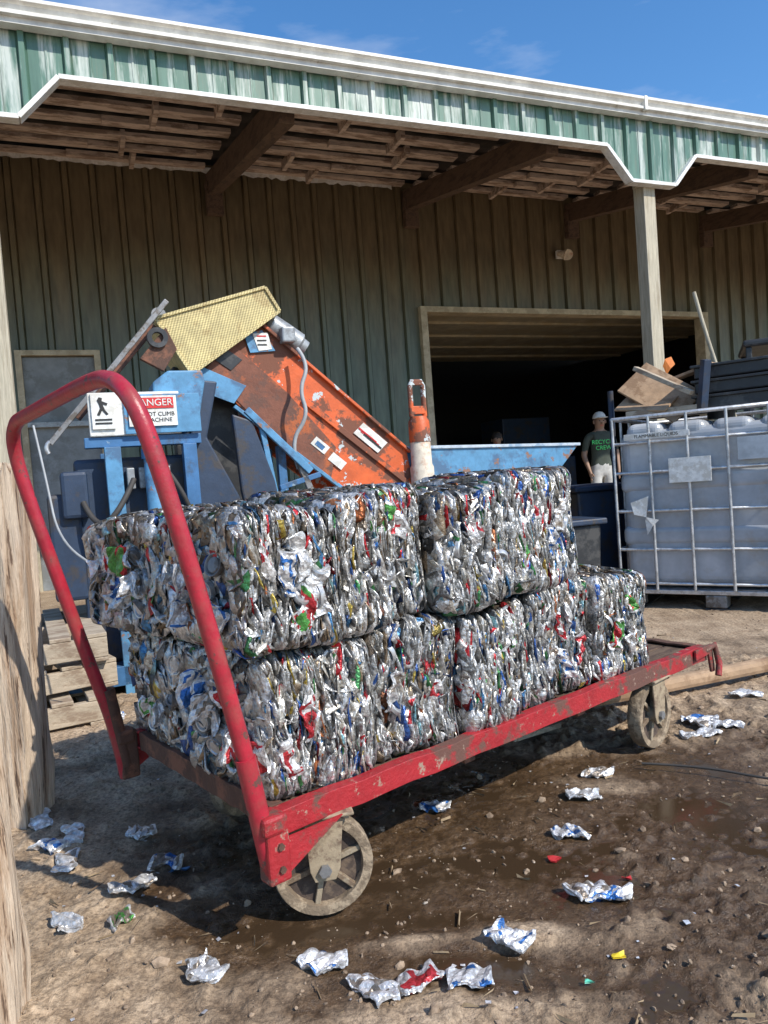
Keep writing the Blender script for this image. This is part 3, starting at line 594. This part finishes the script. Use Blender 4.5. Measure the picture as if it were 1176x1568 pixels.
def pallet(x,y,z,rz,w=1.0,l=1.1):
    E=empty("wooden_pallet",(x,y,z),rz)
    for i in range(3): box("runner_%d"%i,-w/2,w/2,-l/2+i*(l-.04)/2,-l/2+i*(l-.04)/2+.04,.02,.11,M_pallet,E)
    for i in range(7):
        a=-w/2+i*(w-.09)/6; box("top_slat_%d"%i,a,a+.09,-l/2,l/2,.112,.13,M_pallet,E)
        if i%3==0: box("bottom_slat_%d"%i,a,a+.09,-l/2,l/2,0,.018,M_pallet,E)
pallet(-2.0,3.6,.0,.5);pallet(-2.03,3.65,.135,.62);pallet(-2.0,3.7,.27,.45);pallet(-2.0,4.9,0,.3)
# ------------------------------------------------------------------ conveyor machine
K=empty("can_crusher_conveyor",rz=TH)
d0=4.33;d1=4.73; dm=(d0+d1)/2
side=[(.80,1.74),(.98,1.955),(1.12,1.94),(1.97,1.17),(2.02,.80),(1.70,.80),(.92,1.50)]
prism("conveyor_side_front",side,d0,d0+.012,M_orange,K,.002); prism("conveyor_side_back",side,d1,d1+.012,M_orange,K,.002)
bar("pan_floor",(.90,dm,1.60),(1.85,dm,.80),.385,.02,M_orange,K)
bar("belt",(1.0,dm,1.82),(1.93,dm,1.0),.38,.03,M_black,K)
for i,dd in enumerate((d0-.014,d1+.026)):
    bar("top_flange_%d"%i,(1.10,dd,1.955),(1.985,dd,1.165),.035,.018,M_orange,K)
    bar("low_flange_%d"%i,(.90,dd,1.485),(1.74,dd,.78),.035,.022,M_lblue if i==0 else M_orange,K)
prism("mid_rib",[(1.30,1.50),(1.325,1.53),(1.98,.97),(1.98,.93)],d0-.02,d0-.001,M_orange,K,.003)
prism("rust_web",[(.76,1.70),(.90,1.86),(1.22,1.56),(1.50,1.22),(1.45,1.02),(1.0,1.43)],d0-.008,d0-.002,mat("rusty_orange",(.20,.075,.045),(.42,.11,.035),scale=5,rough=.75,bump=.25,c3=(.14,.065,.045),scale3=14,lo3=.52,hi3=.57),K,.001)
prism("slot_opening",[(.80,1.76),(.86,1.83),(.97,1.75),(.90,1.69)],d0-.014,d0-.009,M_black,K,.001)
prism("head_plate",[(.66,1.60),(.72,1.72),(.98,1.60),(.90,1.50)],d0-.02,d0-.010,M_lblue,K,.001)
prism("label_plate",[(.99,1.90),(1.10,1.92),(1.17,1.80),(1.02,1.79)],d0-.014,d0-.0085,M_lblue,K,.001)
prism("warning_label",[(1.04,1.90),(1.13,1.905),(1.15,1.81),(1.07,1.80)],d0-.018,d0-.0145,M_label,K,0)
for q in range(3): bar("warn_line_%d"%q,(1.065,d0-.0195,1.885-q*.025),(1.12,d0-.0195,1.885-q*.025),.002,.008,M_lred if q==0 else M_ink,K,0)
prism("side_label",[(1.62,1.30),(1.69,1.36),(1.84,1.23),(1.77,1.17)],d0-.008,d0-.003,M_label,K,0)
for q in range(3): bar("side_line_%d"%q,(1.655+.015*q,d0-.010,1.315-.02*q+.015),(1.765+.015*q,d0-.010,1.225-.02*q+.01),.002,.012,M_lred if q<2 else M_ink,K,0)
prism("brand_label",[(1.34,1.25),(1.38,1.29),(1.46,1.22),(1.42,1.18)],d0-.012,d0-.0085,M_label,K,0)
prism("brand_label_b",[(1.44,1.15),(1.48,1.19),(1.56,1.12),(1.52,1.08)],d0-.012,d0-.0085,M_label,K,0)
prism("brand_ink",[(1.365,1.245),(1.385,1.265),(1.43,1.225),(1.41,1.205)],d0-.0145,d0-.0125,M_blue,K,0)
prism("mesh_guard",[(.50,1.97),(.99,2.11),(1.125,2.155),(1.20,2.02),(.95,1.85),(.67,1.665)],d0-.06,d1-.02,M_guard,K,.008)
ga_=[(.50,1.97),(1.125,2.155),(1.20,2.02),(.67,1.665),(.50,1.97)]
for i in range(4): bar("guard_edge_%d"%i,(ga_[i][0],d0-.066,ga_[i][1]),(ga_[i+1][0],d0-.066,ga_[i+1][1]),.012,.018,M_guard,K,.002)
lathe("head_pulley",[(0,-.2),(.04,-.2),(.04,.2),(0,.2)],M_dsteel,K,20,(.53,4.55,2.01),(math.pi/2,0,0))
lathe("drive_motor",[(0,-.12),(.05,-.12),(.066,-.10),(.068,.0),(.068,.10),(.05,.115),(.045,.15),(0,.15)],M_motor,K,26,(1.25,4.38,1.91),(0,math.radians(125),0))
box("motor_box",1.20,1.28,4.25,4.33,1.84,1.93,M_motor,K,.01)
tube("power_cable",[(1.28,4.24,1.80),(1.33,4.19,1.70),(1.25,4.17,1.55),(1.29,4.15,1.40),(1.17,4.17,1.25),(1.21,4.17,1.10)],.012,M_cable,K)
prism("chute_plate_a",[(.62,1.62),(.78,1.60),(.70,1.30),(.86,.95),(.70,.60),(.60,.60)],4.12,4.17,M_navy,K,.01)
prism("chute_plate_b",[(.84,1.42),(.95,1.38),(1.05,1.05),(1.10,.75),(.92,.60),(.86,1.0)],4.10,4.15,M_navy,K,.01)
prism("chute_back",[(.60,1.75),(.95,1.65),(1.02,.4),(.55,.4)],4.5,4.6,M_black,K,.01)
bar("strut_a",(.92,4.10,1.44),(1.26,4.10,1.08),.03,.04,M_lblue,K);bar("strut_b",(1.0,4.12,1.36),(1.06,4.12,.9),.03,.03,M_lblue,K)
bar("strut_c",(1.20,4.12,1.14),(1.30,4.12,.85),.03,.035,M_dsteel,K);bar("strut_d",(1.08,4.12,1.0),(1.32,4.12,1.06),.03,.03,M_blue,K)
for i,s in enumerate((1.15,1.8)):
    for dd in (d0+.05,d1-.03): box("conveyor_leg_%d_%d"%(i,int(dd*100)),s,s+.05,dd,dd+.05,0,1.25 if i==0 else .85,M_blue,K)
prism("blue_cover",[(.44,1.60),(.52,1.66),(.70,1.66),(.71,1.60),(.66,1.38),(.60,1.33),(.42,1.33)],4.10,4.35,M_lblue,K,.01)
box("control_panel",.11,.56,4.05,4.10,1.325,1.545,M_label,K,.006)
box("control_panel_blue",.28,.66,4.035,4.048,1.33,1.53,M_lblue,K,.002)
box("sign_small",.125,.235,4.035,4.046,1.36,1.54,M_label,K,.001)
prism("pictogram",[(.155,1.505),(.165,1.520),(.180,1.515),(.178,1.500),(.205,1.488),(.200,1.478),(.180,1.485),(.190,1.455),(.205,1.435),(.195,1.430),(.177,1.455),(.163,1.428),(.150,1.432),(.167,1.465),(.163,1.485)],4.031,4.034,M_ink,K,0)
for q in range(2): box("sign_line_%d"%q,.14,.22,4.031,4.034,1.385+q*.018,1.393+q*.018,M_ink,K,0)
box("danger_sign",.30,.54,4.022,4.033,1.365,1.52,M_label,K,.001)
box("danger_red",.315,.525,4.017,4.021,1.455,1.51,M_lred,K,.001)
text("danger_text","DANGER",.05,(.42,4.015,1.483),M_label,K); text("climb_text","DO NOT CLIMB\nON MACHINE",.03,(.42,4.020,1.41),M_ink,K)
box("top_beam",.08,.66,4.07,4.15,1.27,1.322,M_blue,K)
box("leg_a",.17,.25,4.05,4.13,0,1.27,M_lblue,K);box("leg_b",.56,.63,4.05,4.13,0,1.27,M_blue,K);box("leg_c",.17,.25,4.6,4.68,0,1.27,M_blue,K)
lathe("hydraulic_cylinder",[(0,0),(.045,0),(.045,.5),(.038,.52),(.038,.58),(0,.58)],M_lblue,K,22,(.40,4.04,.70))
lathe("cylinder_cap",[(0,0),(.055,0),(.055,.05),(0,.05)],M_blue,K,22,(.40,4.04,1.2))
box("machine_body",.02,.62,4.17,4.75,.15,1.22,M_navy,K,.02); box("ram_box",-.05,.08,4.1,4.5,.92,1.16,M_navy,K,.02)
box("lower_frame",-.1,.9,4.05,4.9,.05,.15,M_blue,K); box("side_hopper",-.12,.04,4.15,4.4,.5,1.05,M_navy,K,.02)
for q in range(4): box("valve_%d"%q,.27+q*.06,.31+q*.06,4.09,4.16,1.05,1.16,M_motor,K,.006)
tube("hyd_hose_a",[(.30,4.05,1.1),(.22,3.95,.95),(.1,4.0,.85),(.05,4.1,1.0)],.014,M_hose,K); tube("hyd_hose_b",[(.45,4.0,1.15),(.55,3.95,1.0),(.6,4.05,.8)],.012,M_hose,K)
bar("ladder_rail",(.56,4.2,2.05),(-.08,4.2,1.31),.02,.028,M_dsteel,K); bar("ladder_rail_b",(.50,4.35,1.95),(.06,4.35,1.45),.02,.04,M_rust,K)
tube("rail_tip",[(-.08,4.2,1.32),(-.11,4.2,1.30),(-.09,4.2,1.26)],.012,M_steel,K)
prism("arm_plate",[(.40,1.75),(.55,1.92),(.60,1.80),(.52,1.68)],4.25,4.29,M_rust,K,.004)
lathe("pulley_wheel",[(.03,-.02),(.055,-.02),(.045,0),(.055,.02),(.03,.02)],M_black,K,20,(.50,4.25,1.86),(math.pi/2,0,0),True)
tr=[(1.95,1.19),(3.30,1.145),(3.05,.90),(2.05,.55)]
prism("feed_trough_front",tr,4.35,4.365,M_lblue,K,.002);prism("feed_trough_back",[(a,b+.01) for a,b in tr],5.2,5.215,M_lblue,K,.002)
bar("trough_lip",(1.95,4.345,1.193),(3.31,4.345,1.148),.02,.02,mat("worn_white_blue",(.5,.58,.66),(.25,.36,.48),scale=9),K)
mesh("trough_end",[(3.30,4.365,1.145),(3.30,5.2,1.155),(3.05,5.2,.91),(3.05,4.365,.90)],[(0,1,2,3)],M_lblue,K)
mesh("trough_floor",[(2.05,4.365,.55),(2.05,5.2,.56),(3.05,5.2,.91),(3.05,4.365,.90)],[(0,1,2,3)],M_navy,K)
box("trough_leg_a",2.9,2.96,4.4,4.46,0,.9,M_blue,K);box("trough_leg_b",2.9,2.96,5.1,5.16,0,.9,M_blue,K)
O=empty("pipe_stand",(0,0,0),TH); ox,oy=2.045,4.28
lathe("pipe_body",[(0,0),(.075,0),(.075,1.06),(.066,1.08),(.064,1.24),(.05,1.26),(0,1.26)],M_cream,O,26,(ox,oy,0))
lathe("orange_collar",[(.062,0),(.068,0),(.066,.13),(.05,.16),(0,.16)],M_orange,O,26,(ox,oy,1.22))
lp=[(-.045,1.38),(-.045,1.57),(-.03,1.60),(.03,1.60),(.045,1.57),(.045,1.38)]
tube("handle_loop",[(ox+a,oy,b) for a,b in lp],.016,M_orange,O,False); bar("handle_cross",(ox-.045,oy,1.42),(ox+.045,oy,1.42),.03,.05,M_orange,O); bar("handle_top",(ox-.04,oy,1.59),(ox+.04,oy,1.59),.03,.03,M_orange,O)
E=empty("plastic_bin",(1.62,5.95,0),.3)
prism("bin_body",[(-.24,0),(.24,0),(.28,.80),(-.28,.80)],-.3,.3,M_navy,E,.02); box("bin_rim",-.31,.31,-.33,.33,.80,.84,M_navy,E,.01)
E=empty("plastic_bin",(1.05,5.2,0),.3)
prism("bin_body",[(-.28,0),(.28,0),(.32,.60),(-.32,.60)],-.3,.3,M_black,E,.02); box("bin_rim",-.35,.35,-.33,.33,.60,.64,M_navy,E,.01)
E=empty("oil_drum",(-1.95,5.6,0)); lathe("drum",[(0,0),(.28,0),(.29,.02),(.28,.04),(.28,.29),(.292,.30),(.28,.31),(.28,.58),(.292,.59),(.28,.60),(.28,.85),(.29,.87),(.27,.86),(0,.85)],M_navy,E,32)
tube("loose_wire",[(-1.5,3.3,1.35),(-1.42,3.2,1.1),(-1.35,3.1,.85),(-1.15,3.0,.72),(-1.0,2.9,.68)],.005,M_cable)
# ------------------------------------------------------------------ caged tank
T=empty("caged_water_tank",(1.60,5.15,0),math.radians(-35))
tw,td=1.2,1.0
def rbox(name,x0,x1,y0,y1,z0,z1,m,p,bev):
    o=box(name,x0,x1,y0,y1,z0,z1,m,p,0); b=o.modifiers.new("b",'BEVEL'); b.width=bev;b.segments=5; return o
rbox("plastic_bottle",.03,tw-.03,.03,td-.03,.15,1.20,M_tank,T,.07)
for i in range(2): rbox("bottle_rib_%d"%i,.02,tw-.02,.02,td-.02,.42+i*.36,.56+i*.36,M_tank,T,.045)
for i in range(4): rbox("bottle_shoulder_%d"%i,.07+i*.275,.31+i*.275,.04,.96,1.08,1.25-.008*i,M_tank,T,.055)
lathe("fill_cap",[(0,0),(.09,0),(.09,.05),(0,.05)],M_black,T,24,(tw/2,td/2,1.25))
for j,z in enumerate((.17,.40,.66,.92,1.12,1.29)):
    pts=[(0,0,z),(tw,0,z),(tw,td,z),(0,td,z),(0,0,z)]
    tube("cage_ring_%d"%j,pts,.0105 if j<5 else .014,M_steel,T,False)
for i in range(6):
    x=i*tw/5; tube("cage_bar_f%d"%i,[(x,-.006,.13),(x,-.006,1.29)],.010,M_steel,T,False); tube("cage_bar_b%d"%i,[(x,td+.006,.13),(x,td+.006,1.29)],.010,M_steel,T,False)
for i in range(1,5):
    y=i*td/5; tube("cage_bar_l%d"%i,[(-.006,y,.13),(-.006,y,1.29)],.010,M_steel,T,False); tube("cage_bar_r%d"%i,[(tw+.006,y,.13),(tw+.006,y,1.29)],.010,M_steel,T,False)
box("label_plate_a",.36,.62,-.024,-.018,.84,1.00,M_label,T,.001);box("label_plate_b",.08,.50,-.024,-.018,1.14,1.18,M_label,T,.001)
text("flam_text","FLAMMABLE LIQUIDS",.03,(.29,-.026,1.16),M_ink,T)
box("label_plate_c",.78,1.02,-.024,-.018,.96,1.10,mat("label_grey",(.45,.5,.54),rough=.5,bump=0),T,.001)
mesh("torn_label",[(.10,-.024,.72),(.22,-.024,.76),(.20,-.03,.62),(.28,-.024,.60),(.24,-.03,.56),(.20,-.024,.50),(.19,-.024,.60),(.12,-.03,.64)],[(0,1,2,7),(2,3,4,6),(4,5,6)],M_label,T)
box("pallet_top",0,tw,0,td,.10,.128,M_steel,T)
for i,x in enumerate((0,.53,1.06)):
    for y in (0,.43,.86): box("pallet_foot_%d_%d"%(i,int(y*100)),x+.005,x+.135,y+.005,y+.135,.012,.098,M_dsteel,T,.01)
    box("pallet_skid_%d"%i,x,x+.14,0,td,-.01,.010,M_black,T)
E=empty("scrap_wood_pile",(1.60,5.15,0),math.radians(-35))
bar("board_a",(.05,.35,1.60),(.45,.25,1.33),.30,.02,M_board,E,up=(.2,-.8,.5)); bar("board_b",(.12,.2,1.64),(.50,.12,1.42),.06,.03,M_pallet,E); bar("board_c",(.15,.5,1.52),(.6,.4,1.62),.10,.02,M_board,E); bar("board_d",(-.02,.3,1.42),(.35,.2,1.37),.2,.015,M_board,E,up=(0,-.5,.8))
box("board_rest",.05,.55,.15,.85,1.31,1.345,M_pallet,E)
E=empty("black_crate_stack",(1.60,5.15,0),math.radians(-35))
for i in range(3):
    z=1.31+i*.10; box("crate_%d"%i,.50,1.15,.2,.8,z,z+.080,M_black,E,.01); box("crate_lip_%d"%i,.48,1.17,.18,.82,z+.074,z+.092,M_black,E,.004)
bar("crate_lean",(.55,.15,1.30),(.60,.1,1.62),.05,.05,M_navy,E)
tube("rake_handle",[(3.15,5.6,.0),(2.62,5.55,1.1),(2.38,5.55,2.2)],.014,M_post2)
tube("blue_pole",[(1.74,5.6,0),(1.74,5.6,1.53)],.022,M_navy)
E=empty("parked_forklift",(3.7,6.7,0),-.4)
box("forklift_body",-.5,.9,-.45,.45,.25,1.15,M_navy,E,.08);box("forklift_guard_top",-.4,.6,-.42,.42,1.9,1.96,M_black,E,.02)
for i,(a,b) in enumerate(((-.38,-.4),(-.38,.36),(.56,-.4),(.56,.36))): box("guard_post_%d"%i,a,a+.05,b,b+.05,1.1,1.9,M_black,E,.01)
box("forklift_seat",-.1,.3,-.2,.2,1.15,1.6,M_black,E,.05)
for i,(a,b) in enumerate(((-.4,-.5),(.6,-.5),(-.4,.38),(.6,.38))): lathe("tyre_%d"%i,[(0,0),(.26,0),(.28,.03),(.28,.1),(.26,.13),(0,.13)],M_black,E,24,(a,b+.13,.28),(math.pi/2,0,0))
mesh("orange_rag",[(0,0,0),(.07,.01,.02),(.1,0,-.06),(.05,-.01,-.10),(.01,0,-.16),(-.02,.01,-.07)],[(0,1,2,3),(0,3,4,5)],mat("orange_cloth",(.7,.2,.03),bump=.1),None,loc=(2.93,7.60,2.0))
# ------------------------------------------------------------------ people
M_skin=mat("skin",(.30,.18,.12),rough=.5,bump=0,var=.1);M_hair=mat("hair",(.03,.02,.015),rough=.7,bump=.2)
def person(name,loc,rz,shirt,shorts,cap,h=1.0,pose=0):
    E=empty(name,loc,rz)
    J=[];Ed=[];Rr=[]
    def j(x,y,z,r,p=None,ry=None):
        J.append((x,y,z));Rr.append((r,ry or r)); i=len(J)-1
        if p is not None: Ed.append((p,i))
        return i
    pel=j(0,0,.95,.15,None,.11); wa=j(0,.0,1.10,.135,pel,.10); ch=j(0,.01,1.30,.165,wa,.115); sh=j(0,0,1.43,.11,ch,.08); nk=j(0,.01,1.50,.055,sh); hd=j(0,.03,1.60,.085,nk,.095); tp=j(0,.03,1.70,.075,hd,.085)
    for s in(-1,1):
        hp_=j(s*.09,0,.88,.10,pel); kn=j(s*(.10+.02*pose),.03+.05*pose*s,.49,.065,hp_); an=j(s*.11,-.01+.05*pose*s,.09,.042,kn); toe=j(s*.12,.14+.05*pose*s,.035,.035,an)
        so_=j(s*.185,0,1.40,.062,sh); elb=j(s*.25,-.02,1.13,.044,so_); wr=j(s*.235,.13 if s>0 else .06,.92,.028,elb); pm_=j(s*.23,.17 if s>0 else .08,.86,.032,wr,.018)
        for q,(dx,ln) in enumerate(((-.024,.060),(-.008,.072),(.008,.068),(.024,.054))):
            k=j(s*.23+dx*.3,(.17 if s>0 else .08)+dx,.80,.0095,pm_); j(s*.225+dx*.3,(.185 if s>0 else .095)+dx,.80-ln*.6,.008,k)
        k=j(s*.215,(.17 if s>0 else .08)+.035,.855,.010,pm_); j(s*.205,(.18 if s>0 else .09)+.05,.82,.009,k)
    me=bpy.data.meshes.new(name+"_body"); me.from_pydata(J,Ed,[]); o=bpy.data.objects.new("body",me); link(o,E)
    o.modifiers.new("s",'SKIN'); o.modifiers.new("u",'SUBSURF').levels=2
    sv_=me.skin_vertices[0].data
    for i,r_ in enumerate(Rr): sv_[i].radius=r_; sv_[i].use_root=(i==0)
    dg=bpy.context.evaluated_depsgraph_get(); nm=bpy.data.meshes.new_from_object(o.evaluated_get(dg)); o.modifiers.clear(); o.data=nm
    nm.materials.clear()
    for m in(M_skin,shirt,shorts,M_black): nm.materials.append(m)
    for p in nm.polygons:
        c_=p.center; p.use_smooth=True
        if c_.z<.10:k=3
        elif c_.z<.46:k=0
        elif abs(c_.x)>.19 and c_.z<1.20:k=0
        elif c_.z<.98:k=2 if abs(c_.x)<.2 else 0
        elif c_.z<1.475:k=1
        else:k=0
        p.material_index=k
    lathe("nose",[(0,.03),(.008,.02),(.014,0),(0,0)],M_skin,E,10,(0,.115,1.59),(-math.pi/2,0,0))
    for s in(-1,1):
        lathe("eye_%d"%s,[(0,.006),(.008,.004),(.01,0)],M_hair,E,10,(s*.03,.112,1.625),(-math.pi/2,0,0)); box("ear_%d"%s,s*.088-.008,s*.088+.008,.01,.045,1.585,1.64,M_skin,E,.006)
    box("mouth",-.022,.022,.105,.118,1.553,1.560,M_lred,E,.002)
    if cap:
        lathe("cap_crown",[(0,.10),(.05,.088),(.085,.05),(.098,0),(.09,-.005)],cap,E,24,(0,.025,1.665)); prism("cap_brim",[(-.07,1.662),(.07,1.662),(.06,1.672),(-.06,1.672)],.09,.20,cap,E,.004)
    else: lathe("hair_cap",[(0,.09),(.05,.08),(.085,.045),(.095,-.01),(.088,-.05)],M_hair,E,24,(0,.01,1.66),(.25,0,0))
    E.scale=(h,h,h); return E
M_shirt=mat("black_shirt",(.06,.075,.06),rough=.9,bump=.1);M_short=mat("grey_shorts",(.5,.5,.48),rough=.9,bump=.1);M_capm=mat("grey_cap",(.65,.64,.6),rough=.9,bump=.05);M_prnt=mat("green_print",(.1,.8,.2),rough=.8,bump=0)
def bw(s,D,z=0):
    return (s*math.cos(TH)-D*math.sin(TH),s*math.sin(TH)+D*math.cos(TH),z)
pm=person("standing_man",bw(7.22,9.0),math.radians(185),M_shirt,M_short,M_capm,1.0,1)
text("shirt_print","RECYCLE\nCREW",.085,(0,.135,1.27),M_prnt,pm,(math.pi/2,0,math.pi))
person("standing_woman",bw(6.45,10.6),math.radians(160),M_label,M_navy,None,.94)
